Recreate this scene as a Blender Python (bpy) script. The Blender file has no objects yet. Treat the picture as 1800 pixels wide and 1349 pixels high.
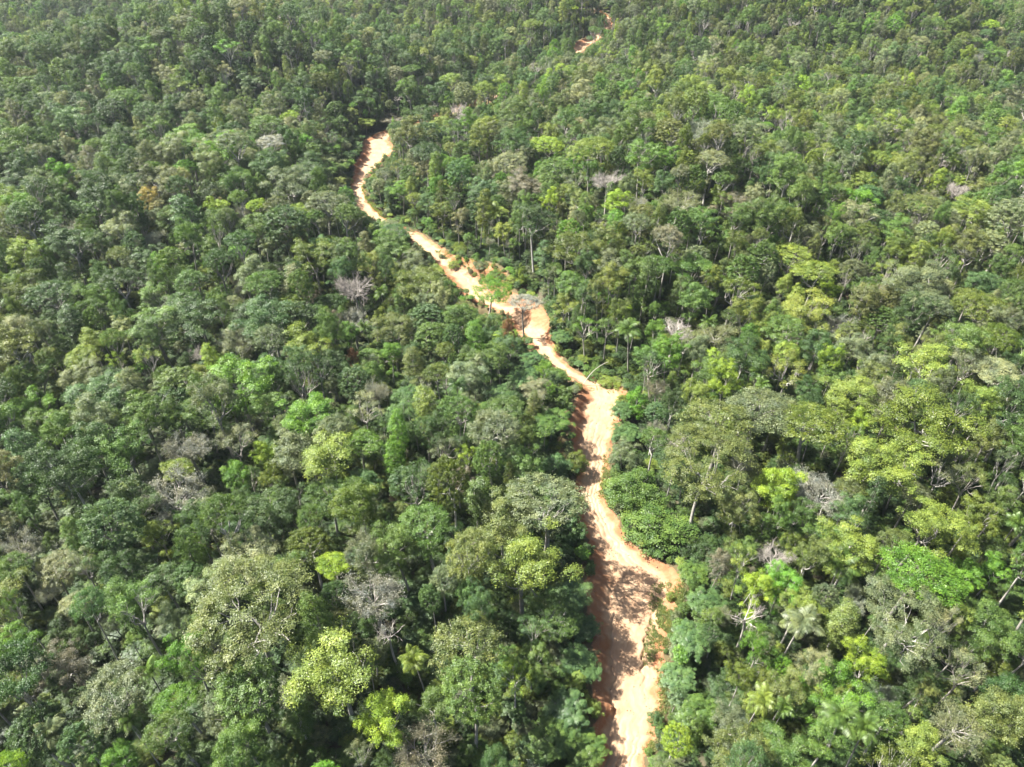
import bpy, math, random
import numpy as np
from mathutils import Vector, Matrix

# ------------------------------------------------------------------ camera, sky, sun, exposure
S = bpy.context.scene
COL = S.collection
PI = math.pi
CAM = np.array([0.0, 0.0, 150.0])
PITCH = math.radians(39.5)
FPX = 1250.0                                   # focal length in photo pixels (1800 wide)
cd = bpy.data.cameras.new('camera')
cam = bpy.data.objects.new('camera', cd)
COL.objects.link(cam)
cam.location = CAM
cam.rotation_euler = (PI / 2 - PITCH, 0, 0)
cd.sensor_width = 36.0
cd.lens = 36.0 * FPX / 1800.0
cd.clip_start = 0.5
cd.clip_end = 12000
S.camera = cam

SUN_ELEV, SUN_AZ = math.radians(53), math.radians(-76)     # azimuth from +Y (into the picture), minus is to the left
W = bpy.data.worlds.new('World'); S.world = W; W.use_nodes = True
wn = W.node_tree.nodes; wl = W.node_tree.links
sky = wn.new('ShaderNodeTexSky'); sky.sky_type = 'NISHITA'; sky.sun_disc = False
sky.sun_elevation = SUN_ELEV; sky.sun_rotation = SUN_AZ
sky.air_density = 0.8; sky.dust_density = 2.5; sky.ozone_density = 1.0
wl.new(sky.outputs[0], wn['Background'].inputs[0])
wn['Background'].inputs[1].default_value = 0.05
sd = bpy.data.lights.new('sun', 'SUN'); sd.energy = 5.0; sd.angle = math.radians(0.53); sd.color = (1.0, 0.96, 0.895)
sun = bpy.data.objects.new('sun', sd); COL.objects.link(sun)
sdir = Vector((math.sin(SUN_AZ) * math.cos(SUN_ELEV), math.cos(SUN_AZ) * math.cos(SUN_ELEV), math.sin(SUN_ELEV)))
sun.rotation_euler = sdir.to_track_quat('Z', 'Y').to_euler()
sun.location = (-300, 100, 400)
S.view_settings.view_transform = 'Standard'; S.view_settings.look = 'None'
S.view_settings.gamma = 1.0; S.view_settings.use_curve_mapping = False
S.view_settings.exposure = 2.45
S.cycles.max_bounces = 5; S.cycles.diffuse_bounces = 2; S.cycles.glossy_bounces = 1
S.cycles.transmission_bounces = 2; S.cycles.transparent_max_bounces = 4; S.cycles.volume_bounces = 0
S.cycles.use_denoising = True; S.cycles.sample_clamp_indirect = 2.0

rng = np.random.default_rng(11)
random.seed(5)

# ------------------------------------------------------------------ height of the land, pixel helpers
_w = []
_r = np.random.default_rng(3)
for wl_, amp in ((310, 4.0), (230, 3.0), (150, 2.2), (95, 1.5), (60, 0.8), (38, 0.45)):
    for k in range(2):
        a = _r.uniform(0, 2 * PI); _w.append((math.cos(a) * 2 * PI / wl_, math.sin(a) * 2 * PI / wl_, _r.uniform(0, 6.28), amp * .7))
_hills = [(70, 312, 25, 36, 40), (235, 640, 52, 105, 50), (-190, 490, 40, 95, 50), (-65, 690, 18, 65, 45), (62, 740, 30, 70, 60), (-115, 310, 10, 36, 60), (-430, 650, -22, 130, 70), (390, 480, -12, 90, 55),
          (185, 330, 8, 80, 70), (340, 800, 14, 110, 70), (-120, 220, 5, 50, 50), (15, 205, 3.5, 22, 12), (-600, 1400, 70, 320, 240), (500, 1500, 80, 420, 260)]
def H(x, y):
    x = np.asarray(x, float); y = np.asarray(y, float)
    z = np.zeros(np.broadcast(x, y).shape)
    for a, b, p, am in _w: z = z + am * np.sin(a * x + b * y + p)
    for hx, hy, am, sx, sy in _hills: z = z + am * np.exp(-((x - hx) / sx) ** 2 / 2 - ((y - hy) / sy) ** 2 / 2)
    return z - 1.0 - .055 * np.maximum(0, np.minimum(y, 1100) - 260)
def ray(u, v):
    f = np.array([0, math.cos(PITCH), -math.sin(PITCH)]); up = np.array([0, math.sin(PITCH), math.cos(PITCH)])
    d = f * FPX + np.array([1.0, 0, 0]) * (u - 900) + up * (674.5 - v)
    return d / np.linalg.norm(d)
def at(u, v, h=0.0):
    """the point that stands h above the land in the direction of photo pixel (u, v)"""
    d = ray(u, v); t = np.arange(40, 2600, 1.0)
    P = CAM + d * t[:, None]
    g = P[:, 2] - H(P[:, 0], P[:, 1]) - h
    i = int(np.argmax(g < 0))
    k = g[i - 1] / (g[i - 1] - g[i])
    return CAM + d * (t[i - 1] + k)
def project(P):
    P = np.atleast_2d(P) - CAM
    dep = P[:, 1] * math.cos(PITCH) - P[:, 2] * math.sin(PITCH)
    upc = P[:, 1] * math.sin(PITCH) + P[:, 2] * math.cos(PITCH)
    return 900 + FPX * P[:, 0] / dep, 674.5 - FPX * upc / dep, dep
def fbm(x, y, seed=0, octs=5, base=1.0):
    r_ = np.random.default_rng(seed + 100); z = np.zeros(np.broadcast(x, y).shape); am = 1.0; k = base
    for o in range(octs):
        for q in range(4):
            a = r_.uniform(0, 2 * PI); p = r_.uniform(0, 6.28)
            z = z + am * .4 * np.sin((np.cos(a) * x + np.sin(a) * y) * k + p + 1.3 * np.sin((np.cos(a + 1.9) * x + np.sin(a + 1.9) * y) * k * .7 + p * 2))
        am *= .55; k *= 1.9
    return z

# ------------------------------------------------------------------ mesh and object helpers
def mesh_from(name, V, faces, mats=(), fmat=None, attrs=None, smooth=False):
    """faces: list of (n,k) int arrays"""
    me = bpy.data.meshes.new(name)
    V = np.asarray(V, np.float32)
    me.vertices.add(len(V)); me.vertices.foreach_set('co', V.ravel())
    idx = np.concatenate([np.asarray(f, np.int32).ravel() for f in faces])
    tot = np.concatenate([np.full(len(f), np.asarray(f).shape[1], np.int32) for f in faces])
    start = np.concatenate([[0], np.cumsum(tot)[:-1]]).astype(np.int32)
    me.loops.add(len(idx)); me.loops.foreach_set('vertex_index', idx)
    me.polygons.add(len(tot)); me.polygons.foreach_set('loop_start', start); me.polygons.foreach_set('loop_total', tot)
    for m in mats: me.materials.append(m)
    if fmat is not None: me.polygons.foreach_set('material_index', np.asarray(fmat, np.int32))
    if smooth: me.polygons.foreach_set('use_smooth', np.ones(len(tot), bool))
    for k, a in (attrs or {}).items():
        at_ = me.attributes.new(k, 'FLOAT', 'POINT'); at_.data.foreach_set('value', np.asarray(a, np.float32))
    me.update(calc_edges=True); me.validate()
    return me
def link(name, data, parent=None, **props):
    o = bpy.data.objects.new(name, data); COL.objects.link(o)
    if parent is not None: o.parent = parent
    for k, v in props.items(): o[k] = v
    return o
def norm(a): return a / np.maximum(np.linalg.norm(a, axis=-1, keepdims=True), 1e-9)
class Geo:
    """collects vertices, faces, a 'leafvar' value per vertex and a material slot per face"""
    def __init__(s): s.V = []; s.F = {3: [], 4: []}; s.M = {3: [], 4: []}; s.A = []; s.n = 0
    def add(s, V, F, a=0.5, m=0):
        V = np.asarray(V, float); F = np.asarray(F, int)
        s.V.append(V); s.F[F.shape[1]].append(F + s.n); s.M[F.shape[1]].append(np.full(len(F), m)); s.n += len(V)
        s.A.append(np.broadcast_to(np.asarray(a, float), (len(V),)))
    def extend(s, g, m=0):
        if g.n == 0: return
        V, fs, A = g.get()
        off = s.n; s.V.append(V); s.A.append(A); s.n += len(V)
        for f in fs: s.F[f.shape[1]].append(f + off); s.M[f.shape[1]].append(np.full(len(f), m))
    def get(s):
        fs = [np.concatenate(s.F[k]) for k in (3, 4) if s.F[k]]
        return np.concatenate(s.V), fs, np.concatenate(s.A)
    def mesh(s, name, mats, smooth=False):
        V, fs, A = s.get(); M = np.concatenate([np.concatenate(s.M[k]) for k in (3, 4) if s.F[k]])
        return mesh_from(name, V, fs, mats, M, {'leafvar': A}, smooth)
def tube(g, P, R, sides=6, m=0, a=.5):
    P = np.asarray(P, float); R = np.asarray(R, float); n = len(P)
    T = norm(np.gradient(P, axis=0)); ref = np.array([0.31, .95, .05]) if abs(T[0][2]) > .7 else np.array([0, 0, 1.0])
    A = norm(np.cross(T, ref)); B = np.cross(T, A)
    th = np.arange(sides) * 2 * PI / sides
    V = P[:, None] + R[:, None, None] * (A[:, None] * np.cos(th)[None, :, None] + B[:, None] * np.sin(th)[None, :, None])
    i = np.arange(n - 1)[:, None] * sides; j = np.arange(sides)[None]; j2 = (j + 1) % sides
    F = np.stack([i + j, i + j2, i + sides + j2, i + sides + j], -1).reshape(-1, 4)
    g.add(V.reshape(-1, 3), F, a, m)
def bez(a, b, c, n):
    t = np.linspace(0, 1, n)[:, None]
    return (1 - t) ** 2 * a + 2 * t * (1 - t) * b + t ** 2 * c

# ------------------------------------------------------------------ materials
def mat(name):
    m = bpy.data.materials.new(name); m.use_nodes = True; nt = m.node_tree
    return m, nt.nodes, nt.links, nt.nodes['Principled BSDF']
def leaf_material():
    m, n, l, b = mat('leaf')
    at1 = n.new('ShaderNodeAttribute'); at1.attribute_type = 'INSTANCER'; at1.attribute_name = 'tint'
    at2 = n.new('ShaderNodeAttribute'); at2.attribute_type = 'GEOMETRY'; at2.attribute_name = 'leafvar'
    mr = n.new('ShaderNodeMapRange'); mr.inputs[3].default_value = .62; mr.inputs[4].default_value = 1.36
    l.new(at2.outputs['Fac'], mr.inputs[0])
    gp = n.new('ShaderNodeNewGeometry'); nz = n.new('ShaderNodeTexNoise'); nz.inputs['Scale'].default_value = .42; nz.inputs['Detail'].default_value = 2.5; nz.inputs['Roughness'].default_value = .65
    l.new(gp.outputs['Position'], nz.inputs['Vector'])
    m2 = n.new('ShaderNodeMapRange'); m2.inputs[1].default_value = .3; m2.inputs[2].default_value = .7; l.new(nz.outputs[0], m2.inputs[0])
    pv = n.new('ShaderNodeMix'); pv.data_type = 'RGBA'; pv.inputs[6].default_value = (.72, .80, .92, 1); pv.inputs[7].default_value = (1.32, 1.2, 1.0, 1); l.new(m2.outputs[0], pv.inputs[0])
    t2 = n.new('ShaderNodeVectorMath'); t2.operation = 'MULTIPLY'; l.new(at1.outputs['Vector'], t2.inputs[0]); l.new(pv.outputs[2], t2.inputs[1])
    mul = n.new('ShaderNodeVectorMath'); mul.operation = 'MULTIPLY'
    l.new(t2.outputs[0], mul.inputs[0]); l.new(mr.outputs[0], mul.inputs[1])
    # a few young or old leaves stray from the tree's colour
    hs = n.new('ShaderNodeHueSaturation')
    mh = n.new('ShaderNodeMapRange'); mh.inputs[3].default_value = .515; mh.inputs[4].default_value = .487
    l.new(at2.outputs['Fac'], mh.inputs[0]); l.new(mh.outputs[0], hs.inputs['Hue']); l.new(mul.outputs[0], hs.inputs['Color'])
    l.new(hs.outputs[0], b.inputs['Base Color'])
    b.inputs['Roughness'].default_value = .46; b.inputs['Specular IOR Level'].default_value = .34
    tr = n.new('ShaderNodeBsdfTranslucent'); mx = n.new('ShaderNodeMixShader'); mx.inputs[0].default_value = .33
    tm = n.new('ShaderNodeVectorMath'); tm.operation = 'MULTIPLY'; tm.inputs[1].default_value = (1.25, 1.3, .6)
    l.new(hs.outputs[0], tm.inputs[0]); l.new(tm.outputs[0], tr.inputs['Color'])
    l.new(b.outputs[0], mx.inputs[1]); l.new(tr.outputs[0], mx.inputs[2])
    l.new(mx.outputs[0], n['Material Output'].inputs[0])
    return m
def bark_material(name, lo, hi):
    m, n, l, b = mat(name)
    oi = n.new('ShaderNodeObjectInfo'); tc = n.new('ShaderNodeTexCoord'); nz = n.new('ShaderNodeTexNoise')
    nz.inputs['Scale'].default_value = 1.6; nz.inputs['Detail'].default_value = 5
    l.new(tc.outputs['Object'], nz.inputs['Vector'])
    ad = n.new('ShaderNodeMath'); ad.operation = 'MULTIPLY_ADD'; ad.inputs[1].default_value = .55
    l.new(oi.outputs['Random'], ad.inputs[0]); 
    sb = n.new('ShaderNodeMath'); sb.operation = 'MULTIPLY_ADD'; sb.inputs[1].default_value = 1.4; sb.inputs[2].default_value = -.45
    l.new(nz.outputs[0], sb.inputs[0]); l.new(sb.outputs[0], ad.inputs[2])
    r = n.new('ShaderNodeMix'); r.data_type = 'RGBA'; r.inputs[6].default_value = (*lo, 1); r.inputs[7].default_value = (*hi, 1)
    l.new(ad.outputs[0], r.inputs[0]); l.new(r.outputs[2], b.inputs['Base Color']); b.inputs['Roughness'].default_value = .85
    return m
LEAF = leaf_material()
BARK = bark_material('bark', (.105, .094, .078), (.31, .295, .265))
PALE = bark_material('pale_bark', (.17, .15, .13), (.37, .34, .30))
def soil_material():
    m, n, l, b = mat('laterite_soil')
    tc = n.new('ShaderNodeTexCoord')
    def noise(sc, det=6, rough=.6, vec=None):
        z = n.new('ShaderNodeTexNoise'); z.inputs['Scale'].default_value = sc; z.inputs['Detail'].default_value = det
        z.inputs['Roughness'].default_value = rough; l.new(vec or tc.outputs['Object'], z.inputs['Vector']); return z.outputs[0]
    def attr(nm):
        a = n.new('ShaderNodeAttribute'); a.attribute_name = nm; return a.outputs['Fac']
    def mix(f, a, c):
        x = n.new('ShaderNodeMix'); x.data_type = 'RGBA'
        for i, v in ((0, f), (6, a), (7, c)):
            if isinstance(v, tuple): x.inputs[i].default_value = (*v, 1)
            else: l.new(v, x.inputs[i])
        return x.outputs[2]
    def math_(op, a, c, cl=False):
        x = n.new('ShaderNodeMath'); x.operation = op; x.use_clamp = cl
        for i, v in ((0, a), (1, c)):
            if isinstance(v, (int, float)): x.inputs[i].default_value = v
            else: l.new(v, x.inputs[i])
        return x.outputs[0]
    pale, litter, track = attr('pale'), attr('litter'), attr('track')
    f1 = math_('ADD', math_('MULTIPLY', math_('SUBTRACT', noise(.35), .5), 1.3), pale, True)
    c = mix(f1, (.20, .090, .043), (.315, .228, .145))
    f2 = math_('MULTIPLY', math_('SUBTRACT', noise(1.4, 8, .7), .48), 2.2, True)
    c = mix(f2, c, (.225, .135, .076))
    cv = n.new('ShaderNodeCombineXYZ'); l.new(attr('across'), cv.inputs[0]); l.new(math_('MULTIPLY', attr('along'), .09), cv.inputs[1])
    f4 = math_('MULTIPLY', math_('SUBTRACT', noise(1.5, 6, .65, cv.outputs[0]), .46), 4.0, True)
    c = mix(math_('MULTIPLY', f4, .42), c, (.205, .112, .058))
    c = mix(math_('MULTIPLY', math_('MULTIPLY', track, noise(.5)), .6, True), c, (.29, .23, .16))
    f3 = math_('MULTIPLY', math_('SUBTRACT', noise(.9, 8, .75), .56), 6, True)
    c = mix(math_('MULTIPLY', f3, math_('SUBTRACT', 1.0, pale)), c, (.17, .075, .04))
    lit = math_('ADD', math_('MULTIPLY', math_('SUBTRACT', noise(1.1, 7, .7), .5), 1.6), litter, True)
    lit = math_('MULTIPLY', math_('SUBTRACT', lit, .35), 2.5, True)
    c = mix(lit, c, (.075, .06, .03))
    l.new(c, b.inputs['Base Color']); b.inputs['Roughness'].default_value = .95; b.inputs['Specular IOR Level'].default_value = .15
    bp = n.new('ShaderNodeBump'); bp.inputs['Strength'].default_value = .5; bp.inputs['Distance'].default_value = .15
    l.new(noise(3.0, 8, .7), bp.inputs['Height']); l.new(bp.outputs[0], b.inputs['Normal'])
    return m
SOIL = soil_material()
def floor_material():
    m, n, l, b = mat('forest_floor')
    tc = n.new('ShaderNodeTexCoord'); z = n.new('ShaderNodeTexNoise'); z.inputs['Scale'].default_value = .4; z.inputs['Detail'].default_value = 9
    l.new(tc.outputs['Object'], z.inputs['Vector'])
    r = n.new('ShaderNodeValToRGB'); r.color_ramp.elements[0].position = .3; r.color_ramp.elements[1].position = .7
    r.color_ramp.elements[0].color = (.02, .025, .01, 1); r.color_ramp.elements[1].color = (.07, .055, .03, 1)
    l.new(z.outputs[0], r.inputs[0]); l.new(r.outputs[0], b.inputs['Base Color']); b.inputs['Roughness'].default_value = .95
    return m
FLOOR = floor_material()

# ------------------------------------------------------------------ dirt track: left and right soil edge, read off the photograph
# v, uL, uR, bank height left, bank height right, end-of-visible-run flag
TRACK = [(1560, 1030, 1085, 1.5, .3), (1470, 1040, 1100, 1.5, .3), (1349, 1042, 1128, 1.6, .3), (1300, 1045, 1145, 1.8, .3), (1250, 1048, 1162, 1.8, .3), (1200, 1046, 1168, 2.0, .3),
         (1150, 1043, 1166, 2.2, .3), (1100, 1035, 1178, 2.2, .4), (1060, 1030, 1196, 2.2, .5), (1030, 1030, 1200, 2, .6),
         (1005, 1034, 1184, 1.6, .8), (985, 1034, 1150, 1.2, .8), (962, 1034, 1118, 1, .6), (935, 1026, 1092, .8, .8), (905, 1012, 1078, .8, 1.0),
         (870, 1008, 1062, 1.0, .8), (840, 1010, 1066, 1.2, .6), (800, 1006, 1074, 2.2, .6), (760, 1000, 1086, 2.6, .6),
         (720, 1008, 1098, 2.2, .8), (695, 1014, 1102, 1.2, .8), (676, 1014, 1082, .4, .3), (650, 970, 1006, .4, .3),
         (620, 940, 980, .3, .8), (590, 912, 966, .6, 1.5), (565, 890, 962, .8, 2.4), (546, 866, 948, .6, 2.6), (528, 826, 905, .4, 3.5),
         (508, 800, 893, .3, 5.0), (488, 784, 872, .3, 5.5), (468, 766, 830, .3, 3.0), (450, 750, 792, .3, 1.0), (436, 734, 774, .3, .6),
         (424, 720, 758, .3, .4), (412, 706, 738, .3, .4), (400, 678, 712, .3, .4), (382, 640, 676, .4, .4), (362, 622, 654, .5, .5),
         (342, 614, 642, .6, .4), (322, 618, 642, .8, .5), (302, 624, 656, 1.2, .6), (282, 630, 676, 1.6, .8), (266, 638, 696, 1.2, .8),
         (250, 640, 684, .5, .5), (238, 660, 690, .4, .4), (222, 705, 735, .4, .4), (200, 770, 800, .4, .4), (170, 850, 875, .4, .4), (135, 935, 958, .4, .4),
         (104, 984, 1006, .5, .5), (88, 1002, 1030, 1.0, .6), (72, 1024, 1050, 1.0, .6), (55, 1050, 1068, 1.0, .6), (40, 1062, 1077, 1.0, .5), (28, 1054, 1068, .6, .4), (16, 1040, 1050, .4, .4)]
VISIBLE = [(1349, 676), (642, 560), (540, 418), (386, 256), (90, 66), (48, 34)]
_L = np.array([at(t[1], t[0]) for t in TRACK]); _R = np.array([at(t[2], t[0]) for t in TRACK])
_bk = np.array([[t[3], t[4], t[0]] for t in TRACK], float)
_mid = (_L + _R) / 2
_s = np.concatenate([[0], np.cumsum(np.linalg.norm(np.diff(_mid[:, :2], axis=0), axis=1))])
def cat(xs, X, q):
    """smooth interpolation (monotone slopes by finite differences)"""
    X = np.asarray(X); m = np.gradient(X, xs, axis=0)
    i = np.clip(np.searchsorted(xs, q) - 1, 0, len(xs) - 2); h = (xs[i + 1] - xs[i]); t = (q - xs[i]) / h
    sh = (slice(None),) + (None,) * (X.ndim - 1); t = t[sh]; h = h[sh]
    return (2 * t**3 - 3 * t**2 + 1) * X[i] + (t**3 - 2 * t**2 + t) * h * m[i] + (-2 * t**3 + 3 * t**2) * X[i + 1] + (t**3 - t**2) * h * m[i + 1]
q = np.arange(0, _s[-1], .45)
Lq = cat(_s, _L[:, :2], q); Rq = cat(_s, _R[:, :2], q); Bq = cat(_s, _bk, q)
wv = norm(Rq - Lq); half = np.linalg.norm(Rq - Lq, axis=1) / 2
edgeL = .7 * fbm(q * .8, q * 0, 1) * np.minimum(half / 4, 1); edgeR = .7 * fbm(q * .8, q * 0, 2) * np.minimum(half / 4, 1)
Lq = Lq + wv * edgeL[:, None]; Rq = Rq + wv * edgeR[:, None]
Mq = (Lq + Rq) / 2; hw = np.linalg.norm(Rq - Lq, axis=1) / 2
ts = np.concatenate([[-1.9, -1.6, -1.35, -1.2, -1.1], np.linspace(-1, 1, 61), [1.1, 1.2, 1.35, 1.6, 1.9]])
SH = 6.0                                             # the shoulder beyond each soil edge, metres for t = 1 .. 1.9
off = np.where(np.abs(ts)[None] <= 1, ts[None] * hw[:, None], np.sign(ts)[None] * (hw[:, None] + (np.abs(ts)[None] - 1) / .9 * SH))
X = Mq[:, 0][:, None] + wv[:, 0][:, None] * off; Y = Mq[:, 1][:, None] + wv[:, 1][:, None] * off
T = np.broadcast_to(ts[None], X.shape); Q = np.broadcast_to(q[:, None], X.shape)
Z = H(X, Y)
def sm(a, b, x): t = np.clip((x - a) / (b - a), 0, 1); return t * t * (3 - 2 * t)
inside = 1 - sm(.93, 1.0, np.abs(T))
bankL = sm(-.42, -.98, T + .08 * fbm(Q * .6, T * 3, 7)); bs_ = np.where(Bq[:, 1] > 2, -.15, .55)[:, None]; bankR = sm(bs_, np.where(Bq[:, 1] > 2, .8, .98)[:, None], T + .08 * fbm(Q * .6, T * 3, 8))
wide = sm(4.0, 7.0, hw)[:, None]
Z = Z + Bq[:, 0][:, None] * bankL + Bq[:, 1][:, None] * bankR
flat = (1 - bankL) * (1 - bankR)
Z = Z - .35 * inside * flat
Z = Z + .07 * fbm(X, Y, 3, 5, 1.1) * inside + (.22 * fbm(X, Y, 4, 4, .9)) * (bankL + bankR) * inside
rut = np.zeros_like(Z)
for c_, w_ in ((-.22, .32), (.02, .3), (.27, .32), (.47, .3)):
    dist = (T - (c_ + .05 * np.sin(Q * .06 + c_) + .012 * np.sin(Q * .23 + c_ * 9))) * hw[:, None]
    rut = rut + np.exp(-(dist / w_) ** 2)
rut = rut * (.25 + .75 * sm(-.3, .5, fbm(X * .25, Y * .12, 15, 3, .8)))
Z = Z - .15 * rut * inside * flat
# gully cut by rain along the right side and a ditch at the foot of the left bank
vq = Bq[:, 2][:, None]
gul = sm(1215, 1150, vq) * sm(1052, 1085, vq)
gd = (T - (.42 + .10 * sm(1180, 1060, vq) + .035 * np.sin(Q * 1.7) + .02 * np.sin(Q * 3.9))) * hw[:, None]
Z = Z - 1.0 * gul * np.exp(-(gd / .28) ** 2)
pud = sm(1085, 1060, vq) * sm(1030, 1050, vq)
Z = Z - .55 * pud * np.exp(-((T - .2) / .28) ** 2)
dit = (T - (-.46 + .03 * np.sin(Q * .5))) * hw[:, None]
Z = Z - .45 * np.exp(-(dit / .4) ** 2) * sm(960, 1010, vq)
step = sm(930, 945, vq) * sm(985, 955, vq)
Z = Z - .9 * step * np.exp(-((T - .15) / .3) ** 2) * sm(0, 1, fbm(X, Y, 12, 3, 1.2) + .6)
drop = sm(1.35, 1.9, np.abs(T)); Z = Z - 3.5 * drop + .04
n_, m_ = X.shape
ii = np.arange(n_ - 1)[:, None] * m_; jj = np.arange(m_ - 1)[None]
F = np.stack([ii + jj, ii + jj + 1, ii + m_ + jj + 1, ii + m_ + jj], -1).reshape(-1, 4)
pale = np.clip(.68 * flat * inside + .12 * rut - .75 * (bankL + bankR) - .35 * (sm(.75, 1, np.abs(T))), 0, 1)
nearf = sm(700, 1000, vq)
litter = np.clip(sm(.9, 1.12, np.abs(T)) * 1.1, 0, 1.2)
me = mesh_from('dirt_track', np.stack([X, Y, Z], -1).reshape(-1, 3), [F], [SOIL], None,
               {'pale': pale.ravel(), 'litter': litter.ravel(), 'track': (rut * inside * flat).ravel(), 'across': (T * hw[:, None]).ravel(), 'along': Q.ravel()}, True)
o = link('dirt_track', me, kind='structure', label='pale orange dirt track winding through the forest')

# sample points of the soil that the photograph shows, used to keep crowns out of the line of sight
vv = Bq[:, 2]
vis = np.zeros(len(q), bool)
for a, b in VISIBLE: vis |= (vv <= a) & (vv >= b)
rows = np.where(vis)[0][::3]
cols = [np.argmin(abs(ts - t)) for t in (-.4, -.15, .1, .3, .55, .8)]
ROAD_S = np.stack([X[np.ix_(rows, cols)], Y[np.ix_(rows, cols)], Z[np.ix_(rows, cols)]], -1).reshape(-1, 3)
rd_l, rd_r, rd_m, rd_h = Lq[::2], Rq[::2], Mq[::2], hw[::2]
_sx, _sy, _sz = X[::2, ::3].ravel(), Y[::2, ::3].ravel(), Z[::2, ::3].ravel()
def soil_z(x, y): return float(_sz[int(np.argmin((_sx - x) ** 2 + (_sy - y) ** 2))])
def road_gap(x, y):
    """distance outside the soil (negative inside)"""
    d = np.hypot(rd_m[:, 0] - x, rd_m[:, 1] - y); i = int(np.argmin(d - rd_h))
    return d[i] - rd_h[i]

# ------------------------------------------------------------------ land
ax = np.arange(-640, 641, 5.0); gx = np.concatenate([-(640 + np.geomspace(10, 3600, 26))[::-1], ax, 640 + np.geomspace(10, 3600, 26)])
ay = np.arange(-60, 1260, 5.0); gy = np.concatenate([-(60 + np.geomspace(10, 3200, 24))[::-1], ay, 1257 + np.geomspace(10, 3600, 26)])
GX, GY = np.meshgrid(gx, gy); GZ = H(GX, GY)
dmin = np.full(GX.shape, 99.0)
msk = (np.abs(GX) < 250) & (GY > 0) & (GY < 1000)
P2 = np.stack([GX[msk], GY[msk]], -1); dd = np.full(len(P2), 99.0)
for k in range(0, len(Mq), 6):
    dd = np.minimum(dd, np.hypot(P2[:, 0] - Mq[k, 0], P2[:, 1] - Mq[k, 1]) - hw[k])
dmin[msk] = dd
GZ = GZ - 2.2 * sm(5.0, 1.0, dmin)
n_, m_ = GX.shape
ii = np.arange(n_ - 1)[:, None] * m_; jj = np.arange(m_ - 1)[None]
F = np.stack([ii + jj, ii + jj + 1, ii + m_ + jj + 1, ii + m_ + jj], -1).reshape(-1, 4)
link('ground', mesh_from('ground', np.stack([GX, GY, GZ], -1).reshape(-1, 3), [F], [FLOOR], None, None, True), kind='structure', label='dark leaf-littered forest floor between the trees')

# ------------------------------------------------------------------ crowns and trunks (nominal tree: 22 m tall, crown radius 5 m)
HT, RR = 22.0, 5.0
def leaves(g, C, N, size, aspect, r_, var):
    """one bent-diamond leaf at each C, facing N"""
    n = len(C)
    n_ = norm(N); t = norm(np.cross(n_, r_.normal(size=(n, 3)))); b = np.cross(n_, t)
    l = (size * r_.uniform(.7, 1.3, n))[:, None]; w = l * aspect
    V = np.stack([C - t * l * .5 - n_ * l * .10, C + b * w * .5, C + t * l * .5 - n_ * l * .10, C - b * w * .5], 1).reshape(-1, 3)
    F = np.arange(n * 4).reshape(n, 4)
    g.add(V, F, np.repeat(var, 4))
def lobe_leaves(g, LC, LR, r_, size=.36, dens=1.0, aspect=.62, flat=.8, tuft=.34, per=13, core=True):
    """tufts over each lobe's skin, leaves in each tuft; tufts buried in a neighbouring lobe are left out"""
    for i in range(len(LC)):
        nt_ = max(5, int(dens * 6.4 * LR[i] ** 2 / .6)); k = int(per * 1.45)
        d = norm(r_.normal(size=(nt_ * 2, 3)) + np.array([0, 0, .45])); d = d[d[:, 2] > -.45][:nt_]
        rad = LR[i] * r_.uniform(.72, 1.06, len(d))[:, None]
        c = LC[i] + d * rad * np.array([1, 1, flat])
        dist = np.linalg.norm((c[:, None] - LC[None]) / np.array([1, 1, flat]), axis=2) / LR[None]
        dist[:, i] = 9
        keep = dist.min(1) > .72; c = c[keep]; d = d[keep]
        if len(c) == 0: continue
        tv = np.clip(r_.normal(.5, .16, len(c)) + r_.normal(0, .12), 0, 1)
        cc = np.repeat(c, k, 0) + r_.normal(size=(len(c) * k, 3)) * tuft * .9 * np.array([1, 1, .5])
        nn = np.repeat(d, k, 0) * .7 + r_.normal(size=(len(cc), 3)) * .36 + np.array([0, 0, .45])
        va = np.clip(np.repeat(tv, k) + r_.normal(0, .14, len(cc)), 0, 1)
        leaves(g, cc, nn, size, aspect, r_, va)
def skirt(L, R, r_, n, lo=7.5, hi=15.5, rr=2.6):
    a = r_.uniform(0, 6.28, n); q_ = np.sqrt(r_.uniform(.02, 1, n)) * rr
    return np.concatenate([L, np.stack([np.cos(a) * q_, np.sin(a) * q_, r_.uniform(lo, hi, n)], -1)]), np.concatenate([R, r_.uniform(.6, 1.25, n)])
def shell(n, r_, rx, rz, low=-.2, jit=.12, lump=0.0):
    """n roughly even points on an ellipsoid, lower part cut at z = low"""
    k = np.arange(n) + .5; z = 1 - k / n * (1 - low); ph = k * 2.399963 + r_.uniform(0, 6)
    s = np.sqrt(np.maximum(0, 1 - z * z))
    P = np.stack([np.cos(ph) * s, np.sin(ph) * s, z], -1) + r_.normal(size=(n, 3)) * jit
    if lump: P *= (1 + lump * np.sin(P[:, :1] * 3 + r_.uniform(0, 6)) * np.sin(P[:, 1:2] * 3 + r_.uniform(0, 6)))
    return P * np.array([rx, rx, rz])
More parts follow.
